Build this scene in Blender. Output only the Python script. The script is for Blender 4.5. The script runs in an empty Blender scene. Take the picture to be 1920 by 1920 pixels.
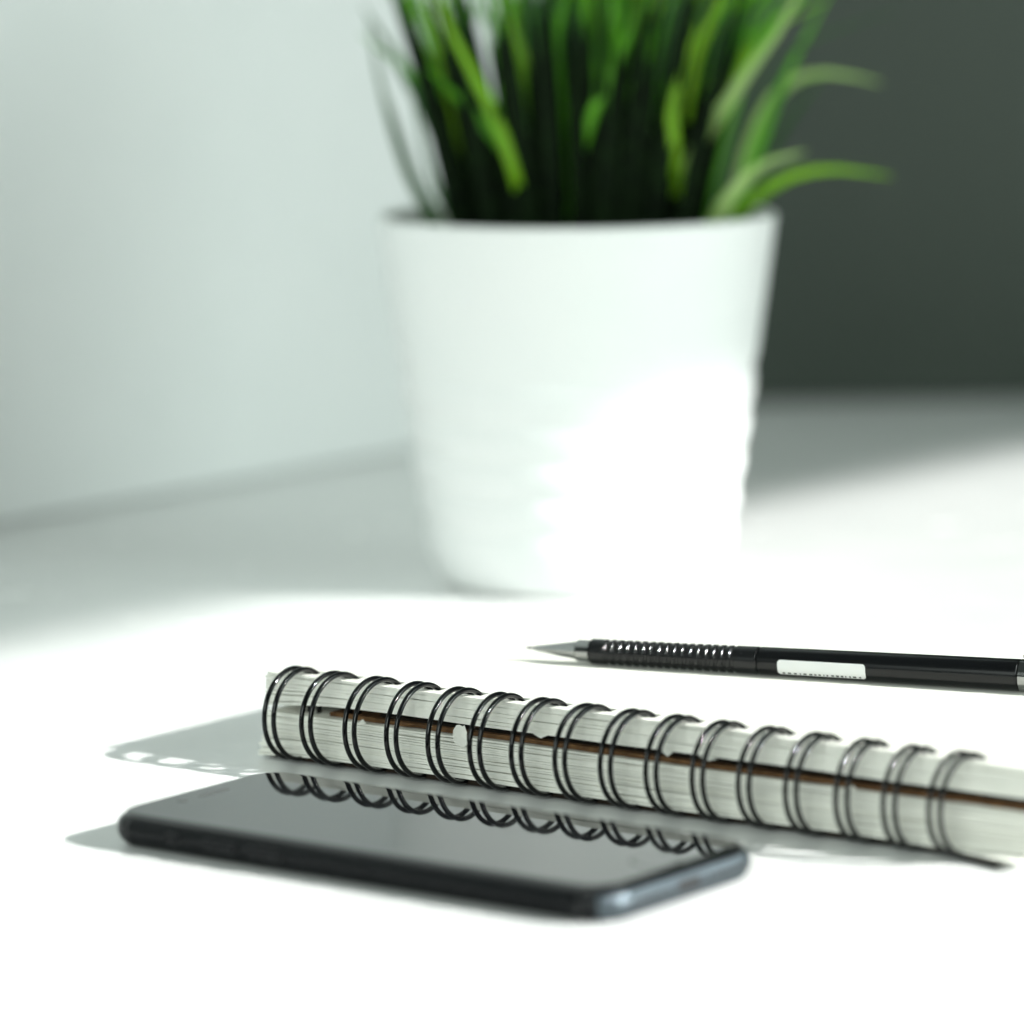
import bpy, math, random
import numpy as np
from mathutils import Vector, Matrix
random.seed(7)
RNG = np.random.default_rng(11)

# ------------------------------------------------------------------ camera
H = 0.21235                      # lens height above the table (m)
F_PX = 8019.0                    # focal length in photograph pixels
PITCH, ROLL = 0.1433, -0.0109
scene = bpy.context.scene
cd = bpy.data.cameras.new('camera')
cam = bpy.data.objects.new('camera', cd)
scene.collection.objects.link(cam)
scene.camera = cam
cd.sensor_width = 36.0
cd.lens = F_PX / 1920 * 36
cd.clip_start, cd.clip_end = 0.02, 50
CAM_M = Matrix.Translation((0, 0, H)) @ Matrix.Rotation(math.pi / 2 - PITCH, 4, 'X') @ Matrix.Rotation(ROLL, 4, 'Z')
cam.matrix_world = CAM_M
cd.dof.use_dof = True
cd.dof.focus_distance = 1.030
cd.dof.aperture_fstop = 6.6
cd.dof.aperture_blades = 0

# ------------------------------------------------------------------ world + lamps
world = bpy.data.worlds.new('World')
scene.world = world
world.use_nodes = True
bg = world.node_tree.nodes['Background']
bg.inputs['Color'].default_value = (0.84, 1.0, 0.93, 1)
bg.inputs['Strength'].default_value = 0.10

SUN_AZ, SUN_EL = math.radians(18.4), math.radians(26.0)
L_DIR = Vector((-math.cos(SUN_AZ) * math.cos(SUN_EL), math.sin(SUN_AZ) * math.cos(SUN_EL), -math.sin(SUN_EL)))
V_AX = Vector((math.sin(SUN_AZ), math.cos(SUN_AZ), 0))           # along the window, away from the camera
W_AX = V_AX.cross(L_DIR)
if W_AX.z < 0:
    W_AX = -W_AX
def area_lamp(name, centre, direction, up, sx, sy, energy, color, spread):
    ld = bpy.data.lights.new(name, 'AREA')
    ld.shape = 'RECTANGLE'
    ld.size, ld.size_y = sx, sy
    ld.energy, ld.color, ld.spread = energy, color, spread
    o = bpy.data.objects.new(name, ld)
    scene.collection.objects.link(o)
    z = -Vector(direction).normalized()
    x = Vector(up).cross(z).normalized()
    y = z.cross(x)
    m = Matrix((x, y, z)).transposed().to_4x4()
    m.translation = centre
    o.matrix_world = m
    return o
# low sunlight through the window on the right: its upper edge and far jamb end the lit patch
def table_point(px, py):
    d = CAM_M.to_3x3() @ Vector(((px - 960) / F_PX, -(py - 960) / F_PX, -1))
    return Vector((0, 0, H)) - d * (H / d.z)
e1, e2, e3 = table_point(0, 1200), table_point(1750, 865), table_point(1920, 860)
TILT = math.atan2((e2 - e1).dot(W_AX), (e2 - e1).dot(V_AX))
up_t = (W_AX * math.cos(TILT) - V_AX * math.sin(TILT))
al_t = (V_AX * math.cos(TILT) + W_AX * math.sin(TILT))
WIN_W, WIN_H = 1.35, 0.42
win_c = al_t * (e3.dot(al_t) + 0.046 - WIN_W / 2) + up_t * (e1.dot(up_t) - 0.006 - WIN_H / 2)
win_c = win_c - L_DIR * 2.4
area_lamp('window_sunlight', win_c, L_DIR, up_t, WIN_W, WIN_H, 4.8, (0.985, 0.985, 0.965), math.radians(0.9))
# the pale sky seen through the same window, and an added fill behind the camera
area_lamp('window_skylight', Vector((1.35, 0.60, 0.62)), Vector((-0.3, 1.20, 0.50)) - Vector((1.35, 0.60, 0.62)), Vector((0, 0, 1)), 1.2, 0.8, 14.5, (0.86, 1.0, 0.95), math.radians(180))
area_lamp('added_fill', Vector((-0.80, -1.25, 0.85)), Vector((0.0, 1.45, 0.20)) - Vector((-0.80, -1.25, 0.85)), Vector((0, 0, 1)), 1.4, 0.9, 37.0, (0.90, 1.0, 0.95), math.radians(180))

vs = scene.view_settings
vs.view_transform, vs.look = 'Standard', 'None'
vs.exposure, vs.gamma = 0.0, 1.0
vs.use_curve_mapping = False
scene.cycles.use_denoising = True
scene.cycles.max_bounces = 10
scene.cycles.sample_clamp_indirect = 8

# ------------------------------------------------------------------ helpers
def pixel_ray(px, py):
    d = Vector(((px - 960) / F_PX, -(py - 960) / F_PX, -1))
    return (CAM_M.to_3x3() @ d)
def on_z(px, py, z):
    d = pixel_ray(px, py)
    t = (z - H) / d.z
    return Vector((0, 0, H)) + d * t
def on_y(px, py, y):
    d = pixel_ray(px, py)
    return Vector((0, 0, H)) + d * (y / d.y)

def link(name, me, mat, parent=None, smooth=False, loc=None, angle=None):
    o = bpy.data.objects.new(name, me)
    scene.collection.objects.link(o)
    if mat and not me.materials:
        me.materials.append(mat)
    if parent:
        o.parent = parent
    if loc:
        o.location = loc
    if smooth:
        me.polygons.foreach_set('use_smooth', [True] * len(me.polygons))
        if angle:
            me.set_sharp_from_angle(angle=angle)
    return o
def mesh(name, verts, faces):
    me = bpy.data.meshes.new(name)
    me.from_pydata([tuple(v) for v in verts], [], faces)
    me.validate()
    import bmesh
    bm = bmesh.new(); bm.from_mesh(me)
    bmesh.ops.recalc_face_normals(bm, faces=bm.faces)
    bm.to_mesh(me); bm.free()
    me.update()
    return me
def tag(o, label=None, cat=None, group=None, kind=None):
    if label: o['label'] = label
    if cat: o['category'] = cat
    if group: o['group'] = group
    if kind: o['kind'] = kind
    return o
def empty(name, loc=(0, 0, 0), rz=0):
    o = bpy.data.objects.new(name, None)
    scene.collection.objects.link(o)
    o.empty_display_size = 0.01
    o.location, o.rotation_euler = loc, (0, 0, rz)
    return o
def box_mesh(name, lo, hi):
    x0, y0, z0 = lo; x1, y1, z1 = hi
    v = [(x0,y0,z0),(x1,y0,z0),(x1,y1,z0),(x0,y1,z0),(x0,y0,z1),(x1,y0,z1),(x1,y1,z1),(x0,y1,z1)]
    f = [(0,3,2,1),(4,5,6,7),(0,1,5,4),(1,2,6,5),(2,3,7,6),(3,0,4,7)]
    return mesh(name, v, f)
def lathe(name, prof, n=64, axis='z', close=False):
    """prof: list of (r, t); revolved about an axis along t"""
    verts, faces = [], []
    for (r, t) in prof:
        for k in range(n):
            a = 2 * math.pi * k / n
            c, s = r * math.cos(a), r * math.sin(a)
            verts.append((c, s, t) if axis == 'z' else (t, c, s))
    m = len(prof)
    for i in range(m - 1 + (1 if close else 0)):
        j = (i + 1) % m
        for k in range(n):
            k2 = (k + 1) % n
            faces.append((i*n+k, i*n+k2, j*n+k2, j*n+k))
    if not close:
        faces.append(tuple(range(n)))
        faces.append(tuple((m-1)*n+k for k in reversed(range(n))))
    return mesh(name, verts, faces)
def sweep(path, radius, n=10, closed=True):
    """round wire along a closed path of Vectors"""
    verts, faces = [], []
    m = len(path)
    for i in range(m):
        a, b = path[(i-1) % m], path[(i+1) % m]
        if not closed:
            a, b = path[max(i-1, 0)], path[min(i+1, m-1)]
        t = (b - a).normalized()
        ref = Vector((1, 0, 0)) if abs(t.x) < 0.9 else Vector((0, 0, 1))
        u = t.cross(ref).normalized(); w = t.cross(u)
        for k in range(n):
            ang = 2 * math.pi * k / n
            verts.append(path[i] + (u * math.cos(ang) + w * math.sin(ang)) * radius)
    for i in range(m if closed else m - 1):
        j = (i + 1) % m
        for k in range(n):
            k2 = (k + 1) % n
            faces.append((i*n+k, i*n+k2, j*n+k2, j*n+k))
    if not closed:
        faces.append(tuple(range(n))); faces.append(tuple((m-1)*n+k for k in range(n)))
    return verts, faces

# ------------------------------------------------------------------ materials
def principled(name, color, rough=0.5, metallic=0.0, spec=0.5, coat=0.0, coat_rough=0.05):
    m = bpy.data.materials.new(name)
    m.use_nodes = True
    b = m.node_tree.nodes['Principled BSDF']
    b.inputs['Base Color'].default_value = (*color, 1)
    b.inputs['Roughness'].default_value = rough
    b.inputs['Metallic'].default_value = metallic
    b.inputs['Specular IOR Level'].default_value = spec
    b.inputs['Coat Weight'].default_value = coat
    b.inputs['Coat Roughness'].default_value = coat_rough
    return m
def vary(m, scale, c0, c1, stretch=(1, 1, 1), detail=4, bump=0.0, bump_dist=0.001, rough=None):
    """noise-driven colour between c0 and c1, optional fine relief and gloss variation"""
    nt = m.node_tree
    b = nt.nodes['Principled BSDF']
    tc = nt.nodes.new('ShaderNodeTexCoord')
    mp = nt.nodes.new('ShaderNodeMapping')
    mp.inputs['Scale'].default_value = stretch
    nz = nt.nodes.new('ShaderNodeTexNoise')
    nz.inputs['Scale'].default_value = scale
    nz.inputs['Detail'].default_value = detail
    cr = nt.nodes.new('ShaderNodeValToRGB')
    cr.color_ramp.elements[0].position, cr.color_ramp.elements[1].position = 0.3, 0.7
    cr.color_ramp.elements[0].color, cr.color_ramp.elements[1].color = (*c0, 1), (*c1, 1)
    L = nt.links.new
    L(tc.outputs['Object'], mp.inputs['Vector']); L(mp.outputs['Vector'], nz.inputs['Vector'])
    L(nz.outputs['Fac'], cr.inputs['Fac']); L(cr.outputs['Color'], b.inputs['Base Color'])
    if bump:
        bp = nt.nodes.new('ShaderNodeBump')
        bp.inputs['Strength'].default_value = bump
        bp.inputs['Distance'].default_value = bump_dist
        L(nz.outputs['Fac'], bp.inputs['Height']); L(bp.outputs['Normal'], b.inputs['Normal'])
    if rough:
        mr = nt.nodes.new('ShaderNodeMapRange')
        mr.inputs['To Min'].default_value, mr.inputs['To Max'].default_value = rough
        L(nz.outputs['Fac'], mr.inputs['Value']); L(mr.outputs['Result'], b.inputs['Roughness'])
    return m
M = {}
M['table'] = vary(principled('white_laminate', (0.8, 0.8, 0.79), 0.3, spec=0.32), 30, (0.79, 0.80, 0.79), (0.82, 0.82, 0.81), rough=(0.22, 0.30))
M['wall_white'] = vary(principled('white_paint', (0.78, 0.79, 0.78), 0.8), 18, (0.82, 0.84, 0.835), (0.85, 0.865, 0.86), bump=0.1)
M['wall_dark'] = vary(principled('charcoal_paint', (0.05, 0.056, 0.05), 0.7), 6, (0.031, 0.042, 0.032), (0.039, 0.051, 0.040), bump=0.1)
M['pot'] = vary(principled('white_ceramic', (0.84, 0.85, 0.84), 0.38), 20, (0.83, 0.845, 0.835), (0.86, 0.865, 0.855))
M['soil'] = vary(principled('dark_peat', (0.012, 0.010, 0.008), 0.95), 300, (0.006, 0.005, 0.004), (0.03, 0.022, 0.015), bump=0.8, bump_dist=0.003)
M['core_shade_blade'] = vary(principled('core_shade_green', (0.004, 0.006, 0.003), 0.9, spec=0.1), 200, (0.002, 0.004, 0.002), (0.006, 0.016, 0.004))  # near-black: shade inside the tuft put into the colour
M['page'] = vary(principled('page_paper', (0.74, 0.74, 0.68), 0.75, spec=0.25), 40, (0.775, 0.77, 0.70), (0.82, 0.815, 0.755), stretch=(0.2, 1, 6), bump=0.15, bump_dist=0.0002)
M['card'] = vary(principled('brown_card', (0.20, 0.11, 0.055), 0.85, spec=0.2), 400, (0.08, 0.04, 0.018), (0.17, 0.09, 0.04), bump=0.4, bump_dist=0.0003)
M['card_dark_shade'] = vary(principled('dark_brown_shade_card', (0.03, 0.018, 0.01), 0.8, spec=0.2), 300, (0.008, 0.006, 0.004), (0.020, 0.012, 0.007), bump=0.3, bump_dist=0.0003)  # dark brown; on the set-back cover it also carries the gap's shade
M['wire'] = principled('black_lacquered_wire', (0.0012, 0.0015, 0.0018), 0.15, spec=0.26)
M['glass'] = vary(principled('black_screen_glass', (0.003, 0.003, 0.004), 0.025, spec=0.9), 70, (0.002, 0.002, 0.003), (0.004, 0.004, 0.005), rough=(0.0, 0.07))
M['frame'] = vary(principled('gloss_black_frame', (0.005, 0.006, 0.007), 0.22, spec=0.13), 900, (0.003, 0.0035, 0.004), (0.005, 0.006, 0.007))
M['end_sun_tone'] = vary(principled('blue_grey_sun_tone', (0.12, 0.16, 0.19), 0.5, metallic=1.0), 900, (0.080, 0.098, 0.110), (0.092, 0.112, 0.126))  # paler than the frame: sun on the phone end put into the colour
M['seam'] = principled('black_plastic', (0.006, 0.006, 0.007), 0.5)
M['mesh_grey'] = principled('earpiece_mesh', (0.10, 0.10, 0.10), 0.5, metallic=0.4)
M['barrel'] = principled('black_pencil_plastic', (0.003, 0.0035, 0.004), 0.20, spec=0.35)
M['grip'] = principled('black_grip_plastic', (0.004, 0.0045, 0.005), 0.24, spec=0.4)
M['steel'] = principled('polished_steel', (0.34, 0.345, 0.34), 0.08, metallic=1.0)
M['label'] = principled('white_sticker', (0.8, 0.8, 0.79), 0.5)
M['ink'] = principled('sticker_ink', (0.10, 0.10, 0.10), 0.6)
M['eraser'] = principled('white_eraser', (0.75, 0.75, 0.73), 0.8)
def leaf_mat(name, c0, c1, trans):
    m = principled(name, c0, 0.42, spec=0.4)
    nt = m.node_tree; b = nt.nodes['Principled BSDF']
    vary(m, 60, c0, c1, stretch=(1, 1, 0.3), detail=2)
    tr = nt.nodes.new('ShaderNodeBsdfTranslucent')
    tr.inputs['Color'].default_value = (c1[0]*1.3, c1[1]*1.3, c1[2], 1)
    mx = nt.nodes.new('ShaderNodeMixShader')
    mx.inputs['Fac'].default_value = trans
    out = nt.nodes['Material Output']
    nt.links.new(b.outputs[0], mx.inputs[1]); nt.links.new(tr.outputs[0], mx.inputs[2])
    nt.links.new(mx.outputs[0], out.inputs['Surface'])
    return m
LEAF = [leaf_mat('grass_mid_green', (0.045, 0.21, 0.003), (0.10, 0.36, 0.006), 0.34),
        leaf_mat('grass_yellow_green', (0.13, 0.33, 0.006), (0.22, 0.46, 0.010), 0.32),
        leaf_mat('grass_deep_green', (0.010, 0.055, 0.008), (0.022, 0.10, 0.010), 0.15),
        leaf_mat('grass_pale_green', (0.26, 0.42, 0.12), (0.36, 0.54, 0.18), 0.2)]

# ------------------------------------------------------------------ setting
t = link('table_top', box_mesh('table_top', (-2.2, -0.6, -0.03), (1.6, 2.05, 0.0)), M['table'])
tag(t, 'smooth white table top lit by low sun', kind='structure')
P1, P2 = on_z(0, 985, 0), on_z(730, 855, 0)
wd = (P2 - P1).normalized()
BACK_Y = 8.40 * H
wc = P1 + wd * ((BACK_Y - P1.y) / wd.y)                     # the corner behind the plant
wn = Vector((wd.y, -wd.x, 0))                               # into the room
def slab(name, a, b, nrm, thick, z0, z1, mat):
    c, d = a - nrm * thick, b - nrm * thick
    v = [(p.x, p.y, z) for z in (z0, z1) for p in (a, b, d, c)]
    f = [(0,1,2,3),(4,5,6,7),(0,1,5,4),(1,2,6,5),(2,3,7,6),(3,0,4,7)]
    return link(name, mesh(name, v, f), mat)
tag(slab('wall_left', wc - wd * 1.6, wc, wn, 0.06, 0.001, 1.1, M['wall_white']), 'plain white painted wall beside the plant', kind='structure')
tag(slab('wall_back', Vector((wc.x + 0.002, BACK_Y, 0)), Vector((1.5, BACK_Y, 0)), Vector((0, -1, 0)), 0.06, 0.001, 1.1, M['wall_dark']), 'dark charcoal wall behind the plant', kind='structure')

# ------------------------------------------------------------------ flower pot
PX, PY = 0.0985 * H, 6.2300 * H
R1, HP = 0.2915 * H, 0.5405 * H
R0 = R1 * 0.728
pot = empty('flower_pot', (PX, PY, 0))
tag(pot, 'white tapered ceramic flower pot with ribbed lower half', 'flower pot')
prof = [(0.0005, 0.0012), (R0 - 0.009, 0.0012), (R0 - 0.0065, 0.0)]
for k in range(1, 9):                                       # rounded foot
    a = math.pi / 2 * k / 8
    prof.append((R0 - 0.0062 + 0.0065 * math.sin(a), 0.008 * (1 - math.cos(a))))
grooves = [0.0200, 0.0310, 0.0425, 0.0540, 0.0670]
for z in np.arange(0.0092, HP - 0.002, 0.0008):
    f = z / HP
    r = R0 + (R1 - R0) * (f ** 0.92)
    for g in grooves:
        dz = (z - g) / 0.0022
        r -= 0.0010 * math.exp(-dz * dz)
    if z < 0.068:
        r += 0.0004
    prof.append((r, float(z)))
for k in range(0, 7):                                       # rolled lip
    a = math.pi * k / 6
    prof.append((R1 - 0.0016 + 0.0016 * math.cos(a), HP - 0.0016 + 0.0016 * math.sin(a)))
SOIL = HP - 0.009
prof += [(R1 - 0.0040, HP - 0.006), (R1 - 0.0050, SOIL - 0.006), (R0 - 0.006, 0.012), (0.0005, 0.012)]
link('pot_wall', lathe('pot_wall', prof, 128), M['pot'], pot, True, angle=math.radians(50))

# ------------------------------------------------------------------ grass plant
plant = empty('grass_plant', (PX, PY, SOIL))
tag(plant, 'tuft of long green grass blades growing out of white pot', 'plant')
RS = R1 - 0.0062
sv, sf = [], []
rings_n = 7
for i in range(rings_n + 1):
    r = RS * i / rings_n
    for k in range(40):
        a = 2 * math.pi * k / 40
        z = (0.004 * math.sin(9 * a + i) * (1 - i / rings_n) + random.uniform(-0.0015, 0.0015)) if i < rings_n else -0.001
        sv.append((r * math.cos(a) if i else 0.0002 * math.cos(a), r * math.sin(a) if i else 0.0002 * math.sin(a), z))
for i in range(rings_n):
    for k in range(40):
        k2 = (k + 1) % 40
        sf.append((i*40+k, i*40+k2, (i+1)*40+k2, (i+1)*40+k))
link('soil', mesh('soil', sv, sf), M['soil'], plant, True)
ORG = Vector((PX, PY, SOIL))
def blade(pts, width, mat, face=None):
    """a folded, tapering grass blade through the given world points"""
    pts = [Vector(p) - ORG for p in pts]
    n = 9
    cl = []
    m = len(pts) - 1
    for i in range(n + 1):                                  # Catmull-Rom
        s = i / n * m
        k = min(int(s), m - 1); u = s - k
        p0, p1, p2, p3 = pts[max(k-1, 0)], pts[k], pts[k+1], pts[min(k+2, m)]
        cl.append(0.5 * ((2*p1) + (p2-p0)*u + (2*p0-5*p1+4*p2-p3)*u*u + (3*p1-p0-3*p2+p3)*u**3))
    verts, faces = [], []
    for i, c in enumerate(cl):
        tg = (cl[min(i+1, n)] - cl[max(i-1, 0)]).normalized()
        side = tg.cross(face if face else Vector((0, -1, 0.35)))
        if side.length < 1e-3:
            side = tg.cross(Vector((1, 0, 0)))
        side.normalize()
        nr = side.cross(tg).normalized()
        f = i / n
        w = width * 0.5 * min(1.0, 0.7 + f * 1.0) * (1.0 - max(0, f - 0.45) / 0.55 * 0.88)
        verts += [c - side * w + nr * w * 0.35, c, c + side * w + nr * w * 0.35]
    for i in range(n):
        a = i * 3
        faces += [(a, a+1, a+4, a+3), (a+1, a+2, a+5, a+4)]
    me = bpy.data.meshes.new('blade')
    me.from_pydata([tuple(v) for v in verts], [], faces)
    return link('blade', me, mat, plant, True)
def px_blade(path, dy, width_px, mat):
    base = None
    y = PY + dy
    pts = [on_y(px, py, y + (i * (0.002 if dy > -0.025 else -0.003))) for i, (px, py) in enumerate(path)]
    p0 = pts[0]
    cx = p0.x + (p0.x - pts[1].x) / max(0.004, pts[1].z - p0.z) * (p0.z - SOIL) * 0.6
    lim = RS * 0.9
    root = Vector((max(PX - lim, min(PX + lim, cx)), PY + dy * 0.25, SOIL - 0.002))
    if p0.z - root.z > 0.008:
        pts = [root] + pts
    else:
        pts[0] = Vector((max(PX - lim, min(PX + lim, p0.x)), PY + dy * 0.7, SOIL - 0.002))
    blade(pts, 0.70 * width_px / (F_PX / y), mat)
KEY = [
    ([(1282,325),(1335,235),(1400,140),(1465,50),(1520,-60)], -0.030, 38, 3),
    ([(1348,398),(1392,342),(1440,305),(1512,284)], -0.036, 36, 3),
    ([(1385,405),(1465,338),(1560,318),(1672,331)], -0.018, 34, 1),
    ([(1395,300),(1440,200),(1490,150),(1560,137),(1652,156)], 0.012, 34, 3),
    ([(1266,280),(1260,205),(1285,120),(1310,40)], -0.040, 30, 1),
    ([(970,345),(930,225),(880,125),(838,40),(815,-50)], -0.040, 34, 1),
    ([(955,300),(900,225),(850,175),(800,128)], -0.034, 32, 0),
    ([(812,395),(775,335),(738,225),(716,160)], 0.0, 26, 2),
    ([(830,300),(790,200),(740,110),(680,10)], 0.006, 30, 2),
    ([(835,330),(808,230),(775,120),(752,0)], 0.016, 26, 0),
    ([(1100,250),(1135,160),(1175,80),(1190,10)], -0.042, 28, 0),
    ([(1400,330),(1440,225),(1490,110),(1560,-20)], -0.004, 34, 0),
    ([(1420,345),(1450,270),(1505,190),(1550,130)], 0.03, 24, 2),
    ([(945,250),(940,150),(945,70),(930,-20)], -0.030, 28, 0),
    ([(1010,230),(985,120),(945,20),(925,-60)], -0.02, 28, 1),
    ([(1180,220),(1165,120),(1150,20),(1140,-60)], -0.036, 30, 0),
    ([(1215,240),(1225,140),(1215,40),(1220,-60)], -0.028, 32, 0),
    ([(800,398),(768,335),(732,230),(704,110),(692,30)], -0.004, 24, 2),
    ([(838,330),(806,225),(762,140),(702,40)], -0.012, 28, 2),
    ([(862,260),(832,130),(806,30),(790,-60)], -0.02, 28, 1),
    ([(1050,180),(1040,90),(1060,0),(1075,-60)], -0.03, 30, 0),
    ([(1120,170),(1100,90),(1095,0),(1080,-60)], -0.034, 30, 0),
    ([(1290,190),(1310,100),(1345,10),(1370,-60)], -0.034, 30, 1),
    ([(900,200),(880,110),(888,20),(900,-60)], -0.02, 26, 0),
    ([(845,405),(815,345),(792,265),(775,180)], -0.01, 22, 2),
    ([(850,290),(800,190),(745,105),(690,30)], 0.02, 22, 0),
    ([(870,230),(845,120),(835,40),(845,-40)], -0.015, 24, 0),
    ([(1330,250),(1375,160),(1430,70),(1510,-30)], -0.012, 30, 1),
    ([(1245,200),(1290,110),(1340,40),(1400,-40)], -0.03, 28, 0),
]
for path, dy, w, mi in KEY:
    px_blade(path, dy, w, LEAF[mi])
for i in range(520):
    rr = RS * 0.74 * random.random() ** 0.7
    a = random.uniform(0, 2 * math.pi)
    b0 = ORG + Vector((rr * math.cos(a), rr * math.sin(a), -0.002))
    lean = (0.10 + 0.62 * (rr / RS) ** 1.6) * random.uniform(0.5, 1.15)
    a2 = a + random.uniform(-0.7, 0.7)
    out = Vector((math.cos(a2), math.sin(a2), 0))
    ht = random.uniform(0.075, 0.15) * (1 - 0.12 * rr / RS)
    droop = random.uniform(0.0, 0.35) * (0.3 + rr / RS)
    p1 = b0 + out * lean * ht * 0.22 + Vector((0, 0, ht * 0.38))
    p2 = b0 + out * lean * ht * 0.58 + Vector((0, 0, ht * 0.74))
    p3 = b0 + out * (lean * ht * (1.05 + droop)) + Vector((0, 0, ht * (1.0 - 0.28 * droop)))
    if b0.x < PX - 0.036 or (out.x < -0.45 and random.random() < 0.55):
        continue
    if b0.y < PY - 0.004 and (abs(b0.x - PX) < 0.030 or random.random() < 0.7):
        continue
    fc = Vector((random.uniform(-0.6, 0.6), -1, random.uniform(-0.1, 0.5)))
    blade([b0, p1, p2, p3], random.uniform(0.0017, 0.0031), LEAF[random.choice([0, 0, 0, 1, 2, 2])], fc)

# near-black blades added to put the shade of the tuft's heart into colour
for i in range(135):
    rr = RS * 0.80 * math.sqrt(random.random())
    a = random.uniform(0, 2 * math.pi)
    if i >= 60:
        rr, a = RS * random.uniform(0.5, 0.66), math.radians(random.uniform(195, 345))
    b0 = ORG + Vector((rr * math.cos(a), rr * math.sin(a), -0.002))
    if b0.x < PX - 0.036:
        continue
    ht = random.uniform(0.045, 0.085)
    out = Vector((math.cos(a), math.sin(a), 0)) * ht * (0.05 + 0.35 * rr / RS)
    o = blade([b0, b0 + out * 0.4 + Vector((0, 0, ht * 0.5)), b0 + out + Vector((0, 0, ht))], random.uniform(0.0028, 0.0055), M['core_shade_blade'])
    o.name = 'core_shade_blade'
# ------------------------------------------------------------------ notebook
SA = -0.6408
NB = Vector((-0.2590 * H, 4.9042 * H, 0))
mm = 0.001
nb = empty('spiral_notebook', NB, SA)
tag(nb, 'thick wire-bound notebook folded open with pale page edges and brown covers inside', 'notebook')
PITCH_R, NR = 12.7, 16
PAIR = 1.45
X0, X1, YB = -9.5, 211.0, 146.0
def page(name, z, th, x0, x1, yf, mat, seed, curl=None, yb=YB, jag=0.0, yfx=None):
    """one punched sheet (or a few stuck together): a grid with real slots for the wires"""
    rnd = random.Random(seed)
    xs, hole = [x0], []
    for i in range(NR):
        c = i * PITCH_R + PAIR
        a, b = c - 2.6, c + 2.6
        if a <= x0 + 0.5 or b >= x1 - 0.5:
            continue
        if a - xs[-1] > 4: xs.append((a + xs[-1]) / 2)
        xs.append(a); hole.append(len(xs) - 1); xs.append(b)
    while x1 - xs[-1] > 5: xs.append(xs[-1] + 4)
    xs.append(x1)
    ys = [yf, 4.9, 8.7, 25.0, 80.0, yb]
    nx, ny = len(xs), len(ys)
    ph = [rnd.uniform(0, 6.28) for _ in range(4)]
    def zoff(x, y):
        fade = max(0.0, 1 - (y - yf) / 60)
        w = 0.10 * math.sin(x * 0.055 + ph[0]) + 0.05 * math.sin(x * 0.17 + ph[1]) + 0.02 * math.sin(x * 0.6 + ph[3])
        return w * fade + (curl(x, y) if curl else 0.0)
    V = []
    for lev in (0, 1):
        for j, y in enumerate(ys):
            for x in xs:
                yy = y
                if j == 0:
                    yy += (yfx(x) if yfx else 0.0) + 0.10 * math.sin(x * 0.11 + ph[2]) + (rnd.uniform(-1, 1) * jag)
                V.append((x * mm, yy * mm, (z + lev * th + zoff(x, y)) * mm))
    idx = lambda i, j, l: l * nx * ny + j * nx + i
    cells = {(i, j) for i in range(nx - 1) for j in range(ny - 1) if not (j == 1 and i in hole)}
    Fc = []
    for (i, j) in cells:
        Fc.append((idx(i,j,1), idx(i+1,j,1), idx(i+1,j+1,1), idx(i,j+1,1)))
        Fc.append((idx(i,j,0), idx(i,j+1,0), idx(i+1,j+1,0), idx(i+1,j,0)))
        for (di, dj, p, q) in ((0,-1,(0,0),(1,0)), (0,1,(1,1),(0,1)), (-1,0,(0,1),(0,0)), (1,0,(1,0),(1,1))):
            if (i+di, j+dj) not in cells:
                a, b = (i+p[0], j+p[1]), (i+q[0], j+q[1])
                Fc.append((idx(*a,0), idx(*b,0), idx(*b,1), idx(*a,1)))
    return link(name, mesh(name, V, Fc), mat, nb)
ZL0, ZL1 = 1.9, 12.0
n_low = 18
z = ZL0
for i in range(n_low):
    step = (ZL1 - ZL0) / n_low
    gap = random.choice([0.02, 0.05, 0.09, 0.14])
    dx = random.uniform(-0.5, 0.5)
    f = i / n_low
    def curl(x, y, f=f, i=i):
        e = max(0.0, (10 - x) / 14) ** 2 * 0.25 * (1 - f)
        r = max(0.0, (x - 188) / 22)
        fr = max(0.0, 1 - (y + 3) / 40)
        return -e * 2 - (0.15 if i == 0 else -0.25) * (1 - f) ** 3 * r ** 1.5 * fr
    page('page', z, step - gap, X0 - 1.2 * (1 - f) + dx, X1 + dx - 1.5 * (1 - f), 0.7 - 1.0 * (1 - f) ** 2 + random.uniform(-0.35, 0.35), M['page'], i, curl, yfx=(lambda x: -5.0 * max(0.0, (x - 178) / 30) ** 1.5) if i == 0 else None)
    z += step
# the brown covers, folded back to back in the middle
c1 = page('cover', 12.05, 1.05, 9.0, X1 + 1.5, 2.6, M['card'], 101, jag=0.55, yfx=lambda x: 1.3 * max(0.0, 1 - x / 75) - 0.9 * max(0.0, (x - 150) / 60))
tag(c1, 'brown card cover between the two halves of pages')
c3 = page('cover', 0.55, 1.15, X0 - 0.5, X1 - 8.0, 0.6, M['card_dark_shade'], 103, curl=lambda x, y: -0.4 * max(0.0, (x - 190) / 22), jag=0.12, yfx=lambda x: -5.5 * max(0.0, (x - 176) / 27) ** 2)
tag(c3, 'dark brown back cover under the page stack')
c2 = page('cover', 13.15, 0.60, 24.0, X1 + 2.0, 4.7, M['card_dark_shade'], 102, jag=0.15)  # brown cover coloured near-black, the shade of the gap painted in
tag(c2, 'brown card cover set back under the upper pages, gap shade put into its colour')
ZU0, ZU1 = 15.2, 21.7
n_up = 9
z = ZU0
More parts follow.
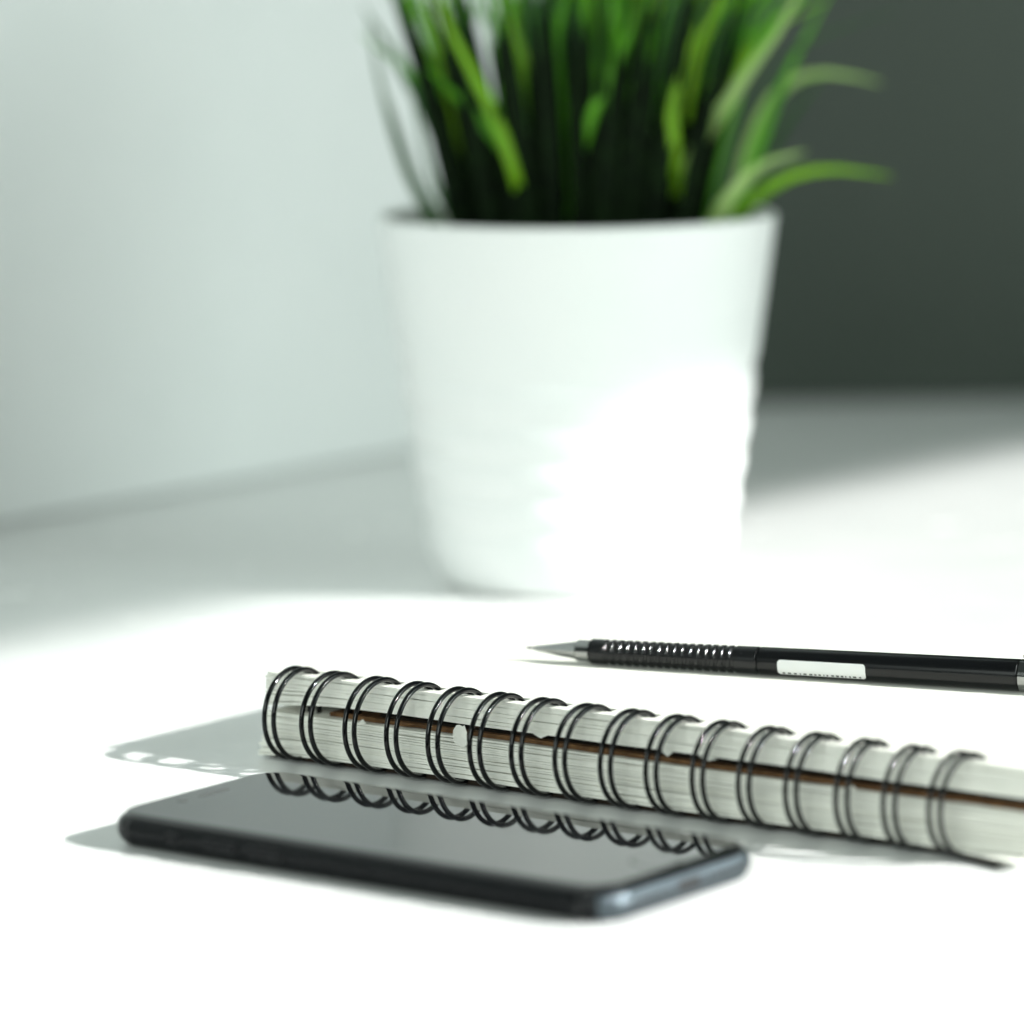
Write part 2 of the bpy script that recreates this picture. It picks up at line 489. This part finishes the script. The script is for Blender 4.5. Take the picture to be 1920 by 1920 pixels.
for i in range(n_up):
    step = (ZU1 - ZU0) / n_up
    gap = random.choice([0.004, 0.01, 0.03]) if i else 0.02
    f = i / n_up
    def curl(x, y, f=f):
        l = max(0.0, (22 - x) / 30)
        fr = max(0.0, 1 - (y + 3) / 50)
        return -2.0 * (1 - f) ** 1.5 * l * l * fr
    page('page', z, step - gap, X0 + random.uniform(-0.3, 0.3) + 0.2, X1 + 3 + random.uniform(-0.4, 0.4), 0.9 + random.uniform(-0.14, 0.14) + 0.7 * f * f, M['page'], 200 + i, curl)
    z += step
# a torn scrap of paper left between two rings
sc_v = []
prof2 = [(-1.9, 0.3), (-2.3, 2.0), (-2.1, 3.4), (-1.2, 4.7), (-0.4, 4.9), (0.6, 4.6), (1.2, 4.9), (2.0, 3.2), (1.8, 1.6), (2.1, 0.5), (0.9, -0.6), (-0.6, -0.3)]
for lev in (0, 1):
    for (x, zz) in prof2:
        sc_v.append(((52.9 + x) * mm, (-0.5 + lev * 0.15 - 0.25 * math.sin(zz / 6 * 3.1)) * mm, (10.3 + zz) * mm))
n2 = len(prof2)
sf2 = [tuple(range(n2)), tuple(n2 + k for k in reversed(range(n2)))] + [(k, (k+1) % n2, n2 + (k+1) % n2, n2 + k) for k in range(n2)]
tag(link('torn_scrap', mesh('torn_scrap', sc_v, sf2), M['page'], nb), 'torn white scrap of page sticking out over the brown cover')
for (xc, zc_, w_, h_) in ((22.0, 12.2, 1.2, 0.9), (76.0, 14.5, 2.2, -0.9), (112.5, 14.4, 1.6, -1.1), (124.0, 14.3, 2.6, -0.7), (163.0, 12.3, 1.4, 0.7)):
    pr = [(-w_, 0), (-w_ * 0.3, h_ * 0.7), (w_ * 0.1, h_), (w_ * 0.5, h_ * 0.45), (w_, 0), (0, -h_ * 0.5)]
    vv = [((xc + x) * mm, (0.35 + lev * 0.15) * mm, (zc_ + 0.7 * (h_ < 0) + zz) * mm) for lev in (0, 1) for (x, zz) in pr]
    ff = [tuple(range(6)), tuple(6 + k for k in reversed(range(6)))] + [(k, (k+1) % 6, 6 + (k+1) % 6, 6 + k) for k in range(6)]
    link('torn_scrap', mesh('torn_scrap', vv, ff), M['page'], nb)
# wire rings: two loops each, passing through the punched slots
def loop_path(xo, twist):
    R, zc, yb = 11.15, 12.45, 6.9
    pts = []
    a0 = math.acos(yb / R)
    N = 44
    for k in range(N + 1):                                   # the front arc
        a = a0 + (2 * math.pi - 2 * a0) * k / N
        pts.append((R * math.cos(a), zc + R * math.sin(a)))
    ztop, zbot = pts[0][1], pts[-1][1]
    for k in range(1, 8):                                    # straight back through the slots
        pts.append((yb, zbot + (ztop - zbot) * k / 8))
    return [Vector(((xo + twist * (p[1] - zc) / R) * mm, p[0] * mm, p[1] * mm)) for p in pts]
ring_v, ring_f = [], []
for sgn in (-1, 1):
    v, f = sweep(loop_path(sgn * PAIR, 0.0), 0.64 * mm, 10)
    off = len(ring_v)
    ring_v += v
    ring_f += [tuple(q + off for q in g) for g in f]
ring_me = mesh('wire_ring', ring_v, ring_f)
for i in range(NR):
    o = link('wire_ring', ring_me, M['wire'], nb, True)
    o.location = ((i * PITCH_R + PAIR) * mm, 0, 0)
    o.location.x += random.uniform(-0.2, 0.2) * mm
    o.rotation_euler = (math.radians(random.uniform(-1.2, 1.2)), math.radians(random.uniform(-0.8, 0.8)), math.radians(random.uniform(-2.2, 2.2)))

# ------------------------------------------------------------------ phone
PA = -0.6472
PH = Vector((-0.4448 * H, 4.4737 * H, 0))
phone = empty('smartphone', PH + Vector((0, 0, 0.0002)), PA)
# it rests on its front edge and on the camera bump under the far corner
phone.rotation_mode = 'XYZ'
phone.rotation_euler = (math.radians(0.10), math.radians(0.05), PA)
tag(phone, 'black smartphone lying face up in front of the wire-bound notebook', 'smartphone')
PL, PW, PT, PC = 142.0, 60.0, 7.6, 10.0
def rr_outline(inset, cr, n=12):
    """rounded rectangle counter-clockwise, in mm"""
    pts = []
    r = max(cr - inset, 0.3)
    for (cx, cy, a0) in ((PL - cr, cr, -90), (PL - cr, PW - cr, 0), (cr, PW - cr, 90), (cr, cr, 180)):
        for k in range(n + 1):
            a = math.radians(a0 + 90 * k / n)
            pts.append((cx + r * math.cos(a), cy + r * math.sin(a)))
    return pts
def rr_stack(name, levels, mat, cap0=True, cap1=True, sharp=40):
    V, Fc = [], []
    for (inset, z) in levels:
        V += [(x * mm, y * mm, z * mm) for (x, y) in rr_outline(inset, PC)]
    n = len(V) // len(levels)
    for i in range(len(levels) - 1):
        for k in range(n):
            k2 = (k + 1) % n
            Fc.append((i*n+k, i*n+k2, (i+1)*n+k2, (i+1)*n+k))
    if cap0: Fc.append(tuple(range(n)))
    if cap1: Fc.append(tuple((len(levels)-1)*n + k for k in range(n)))
    return link(name, mesh(name, V, Fc), mat, phone, True, angle=math.radians(sharp))
lv = []
for k in range(0, 19):
    a = math.radians(-90 + 155 * k / 18)
    lv.append((3.1 - 3.1 * math.cos(a), 3.9 + (3.1 if k > 10 else 3.85) * math.sin(a)))
rr_stack('metal_body', lv, M['frame'])
zt = lv[-1][1]; it = lv[-1][0]
gl = [(it + 0.08, zt - 0.15), (it + 0.08, zt + 0.10)]
for k in range(1, 9):
    a = math.pi / 2 * k / 8
    gl.append((it + 0.08 + 1.5 * (1 - math.cos(a)), zt + 0.10 + 0.8 * math.sin(a)))
gl.append((it + 0.08 + 2.2, gl[-1][1]))
rr_stack('screen_glass', gl, M['glass'])
ZT = gl[-1][1]
bump = link('camera_bump', lathe('camera_bump', [(0.0002, 0.0), (0.0052, 0.0), (0.0056, 0.0004), (0.0056, 0.0014), (0.0002, 0.0014)], 36), M['frame'], phone, True, (13.0 * mm, (PW - 12.0) * mm, -0.25 * mm), math.radians(40))
# home button, earpiece and camera on the glass
hb = link('home_button', lathe('home_button', [(0.0002, 0), (0.0051, 0), (0.0051, 0.00003), (0.0002, 0.00001)], 40), M['glass'], phone, True, ((PL - 9.0) * mm, PW / 2 * mm, (ZT + 0.012) * mm), math.radians(30))
link('button_rim', lathe('button_rim', [(0.0051, 0), (0.0055, 0), (0.0055, 0.00005), (0.0051, 0.00005)], 48, close=True), M['frame'], hb, True, angle=math.radians(30))
def slot_mesh(name, lx, ly, h):
    V, n = [], 8
    r = min(lx, ly) / 2
    ax, ay = max(0, lx / 2 - r), max(0, ly / 2 - r)
    out = []
    for (sx, sy, a0) in ((1, -1, -90), (1, 1, 0), (-1, 1, 90), (-1, -1, 180)):
        for k in range(n + 1):
            a = math.radians(a0 + 90 * k / n)
            out.append((sx * ax + r * math.cos(a), sy * ay + r * math.sin(a)))
    V = [(x * mm, y * mm, 0) for x, y in out] + [(x * mm, y * mm, h * mm) for x, y in out]
    m = len(out)
    Fc = [tuple(range(m)), tuple(range(m, 2 * m))] + [(k, (k+1) % m, m + (k+1) % m, m + k) for k in range(m)]
    return mesh(name, V, Fc)
link('earpiece', slot_mesh('earpiece', 1.5, 10.5, 0.05), M['mesh_grey'], phone, loc=(8.6 * mm, PW / 2 * mm, (ZT + 0.008) * mm))
link('front_camera', slot_mesh('front_camera', 2.4, 2.4, 0.04), M['mesh_grey'], phone, loc=(8.6 * mm, (PW / 2 - 11) * mm, (ZT + 0.008) * mm))
# side buttons on the long edge
for (xa, xb) in ((20.0, 24.0), (31.0, 41.0), (44.0, 54.0)):
    o = link('side_button', slot_mesh('side_button', xb - xa, 2.0, 0.55), M['frame'], phone)
    o.rotation_euler = (math.radians(90), 0, 0)
    o.location = ((xa + xb) / 2 * mm, 0.02 * mm, 4.0 * mm)
    s = link('button_seam', slot_mesh('button_seam', xb - xa + 0.6, 2.6, 0.25), M['seam'], o)
    s.location = (0, 0, -0.12 * mm)
# charging port, screws and speaker holes on the short end
def end_piece(name, y, ly, lz, mat, proud=0.06, parent=phone):
    o = link(name, slot_mesh(name, ly, lz, 0.5), mat, parent)
    o.matrix_local = Matrix.Translation(((PL - 0.5 + proud) * mm, y * mm, 3.9 * mm)) @ Matrix.Rotation(math.radians(90), 4, 'Z') @ Matrix.Rotation(math.radians(90), 4, 'X')
    return o
ev, ef = [], []  # skin over the phone end, its sunlit look put into the colour
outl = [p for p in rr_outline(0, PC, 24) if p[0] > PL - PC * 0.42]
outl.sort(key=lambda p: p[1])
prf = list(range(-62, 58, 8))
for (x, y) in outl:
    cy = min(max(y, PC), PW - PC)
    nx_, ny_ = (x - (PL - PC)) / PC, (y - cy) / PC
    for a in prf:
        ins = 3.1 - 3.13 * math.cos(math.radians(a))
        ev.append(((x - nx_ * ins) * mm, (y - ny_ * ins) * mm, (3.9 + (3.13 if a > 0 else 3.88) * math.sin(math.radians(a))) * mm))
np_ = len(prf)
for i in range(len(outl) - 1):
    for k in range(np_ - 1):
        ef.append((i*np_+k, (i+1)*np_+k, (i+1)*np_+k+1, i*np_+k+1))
tag(link('end_sun_tint', mesh('end_sun_tint', ev, ef), M['end_sun_tone'], phone, True), 'phone end with the charging port, sunlight put into its blue-grey colour')
end_piece('charging_port', PW / 2, 8.6, 2.4, M['seam'])
for dy in (-7.6, 7.6):
    end_piece('end_screw', PW / 2 + dy, 1.3, 1.3, M['seam'])
for k in range(6):
    end_piece('speaker_hole', PW / 2 + 10.6 + k * 2.0, 1.3, 1.3, M['seam'])
    end_piece('speaker_hole', PW / 2 - 10.6 - k * 2.0, 1.3, 1.3, M['seam'])
for xb in (8.0, PL - 8.0):                                    # antenna bands round the long edge
    bv, bf = [], []
    prof3 = [(3.1 - 3.13 * math.cos(math.radians(a)), 3.9 + (3.13 if a > 0 else 3.88) * math.sin(math.radians(a))) for a in range(-80, 66, 10)]
    for (yy, zz) in prof3:
        bv += [((xb - 0.0) * mm, yy * mm, zz * mm), ((xb + 0.9) * mm, yy * mm, zz * mm)]
    for k in range(len(prof3) - 1):
        bf.append((2*k, 2*k+1, 2*k+3, 2*k+2))
    link('antenna_band', mesh('antenna_band', bv, bf), M['seam'], phone)

# ------------------------------------------------------------------ mechanical pencil (lies on the notebook)
ZN = 21.75 * mm
A = on_z(1110, 1221, ZN + 0.0033)
B = on_z(1900, 1265, ZN + 0.0040)
ax = B - A
tilt = math.atan2(ax.z, math.hypot(ax.x, ax.y))
yaw = math.atan2(ax.y, ax.x)
pencil = empty('mechanical_pencil', A)
pencil.rotation_euler = (0, -tilt, yaw)
tag(pencil, 'black mechanical pencil with ribbed grip and white sticker lying on notebook', 'pencil')
LAB = ax.length
def u_at(px):                                                # pixel column -> distance along the axis
    d = pixel_ray(px, 1221 + (px - 1110) * 44 / 790)
    n = Vector((-ax.y, ax.x, 0))
    s = n.dot(A - Vector((0, 0, H))) / n.dot(d)
    return ((Vector((0, 0, H)) + d * s) - A).dot(ax) / LAB
rA, rB = 0.00318, 0.00385
rad = lambda u: rA + (rB - rA) * u / LAB
uT, uC = u_at(1000), u_at(1082)
link('lead', lathe('lead', [(0.00005, u_at(984)), (0.00028, u_at(990)), (0.00028, uT + 0.001)], 12, 'x'), M['seam'], pencil, True)
link('tip_cone', lathe('tip_cone', [(0.0004, uT), (0.0007, uT + 0.0012), (0.0023, uC), (0.0027, uC + 0.0004), (0.0028, -0.0002)], 40, 'x'), M['steel'], pencil, True, angle=math.radians(35))
gp = [(0.0024, -0.0001), (rA, 0.0003)]
g0, g1 = u_at(1134), u_at(1384)
for k in range(17):
    u0 = g0 + (g1 - g0) * k / 17
    w = (g1 - g0) / 17
    gp += [(rad(u0), u0), (rad(u0), u0 + w * 0.40), (rad(u0) - 0.0003, u0 + w * 0.52), (rad(u0) - 0.0003, u0 + w * 0.86), (rad(u0), u0 + w * 0.97)]
uG = u_at(1425)
gp += [(rad(uG) + 0.0, uG - 0.0004), (rad(uG) - 0.0003, uG)]
link('ribbed_grip', lathe('ribbed_grip', gp, 48, 'x'), M['grip'], pencil, True, angle=math.radians(25))
uE = u_at(1914)
bp_ = [(rad(uG) - 0.0004, uG), (rad(uG) , uG + 0.0004), (rad(uE), uE - 0.0003), (rad(uE) - 0.0003, uE)]
link('barrel', lathe('barrel', bp_, 64, 'x'), M['barrel'], pencil, True, angle=math.radians(30))
link('metal_band', lathe('metal_band', [(rad(uE) - 0.0004, uE), (rad(uE), uE + 0.0002), (rad(uE), uE + 0.0028), (rad(uE) - 0.0004, uE + 0.003)], 48, 'x'), M['steel'], pencil, True, angle=math.radians(30))
uF = uE + 0.030
link('rear_barrel', lathe('rear_barrel', [(rad(uE) - 0.0003, uE + 0.003), (rad(uE), uE + 0.0034), (rad(uE), uF), (rad(uE) - 0.0008, uF + 0.001)], 48, 'x'), M['barrel'], pencil, True, angle=math.radians(30))
link('push_button', lathe('push_button', [(0.0024, uF + 0.001), (0.0026, uF + 0.002), (0.0026, uF + 0.010), (0.0020, uF + 0.011)], 32, 'x'), M['steel'], pencil, True, angle=math.radians(30))
cl_ = link('pocket_clip', box_mesh('pocket_clip', (uE + 0.001, -0.0014, 0.0), (uE + 0.031, 0.0014, 0.0007)), M['steel'], pencil)
cl_.location = (0, 0, rad(uE) + 0.0006)
link('clip_bridge', box_mesh('clip_bridge', (uE + 0.026, -0.0014, -0.0010), (uE + 0.0305, 0.0014, 0.0002)), M['steel'], cl_)
# sticker wrapped on the lower front of the barrel, with its row of printed marks
def wrap(name, u0, u1, a0, a1, lift, mat, parent, n=10, round_c=0.0):
    V, Fc = [], []
    for k in range(n + 1):
        f = k / n
        a = math.radians(a0 + (a1 - a0) * f)
        e = round_c * (1 - min(1, min(f, 1 - f) * 5)) ** 2
        for u in (u0 + e, u1 - e):
            r = rad(u) + lift
            V.append((u, r * math.cos(a), r * math.sin(a)))
    for k in range(n):
        Fc.append((2*k, 2*k+1, 2*k+3, 2*k+2))
    return link(name, mesh(name, V, Fc), mat, parent, True)
s0, s1 = u_at(1466), u_at(1631)
st = wrap('sticker', s0, s1, 162, 226, 0.00012, M['label'], pencil, 14, 0.0006)
k = 0; u = s0 + 0.0012
rs = random.Random(5)
while u < s1 - 0.0016:
    w = rs.uniform(0.0003, 0.0009)
    wrap('printed_mark', u, u + w, 213, 222, 0.00016, M['ink'], st, 3)
    u += w + rs.uniform(0.0004, 0.0008)
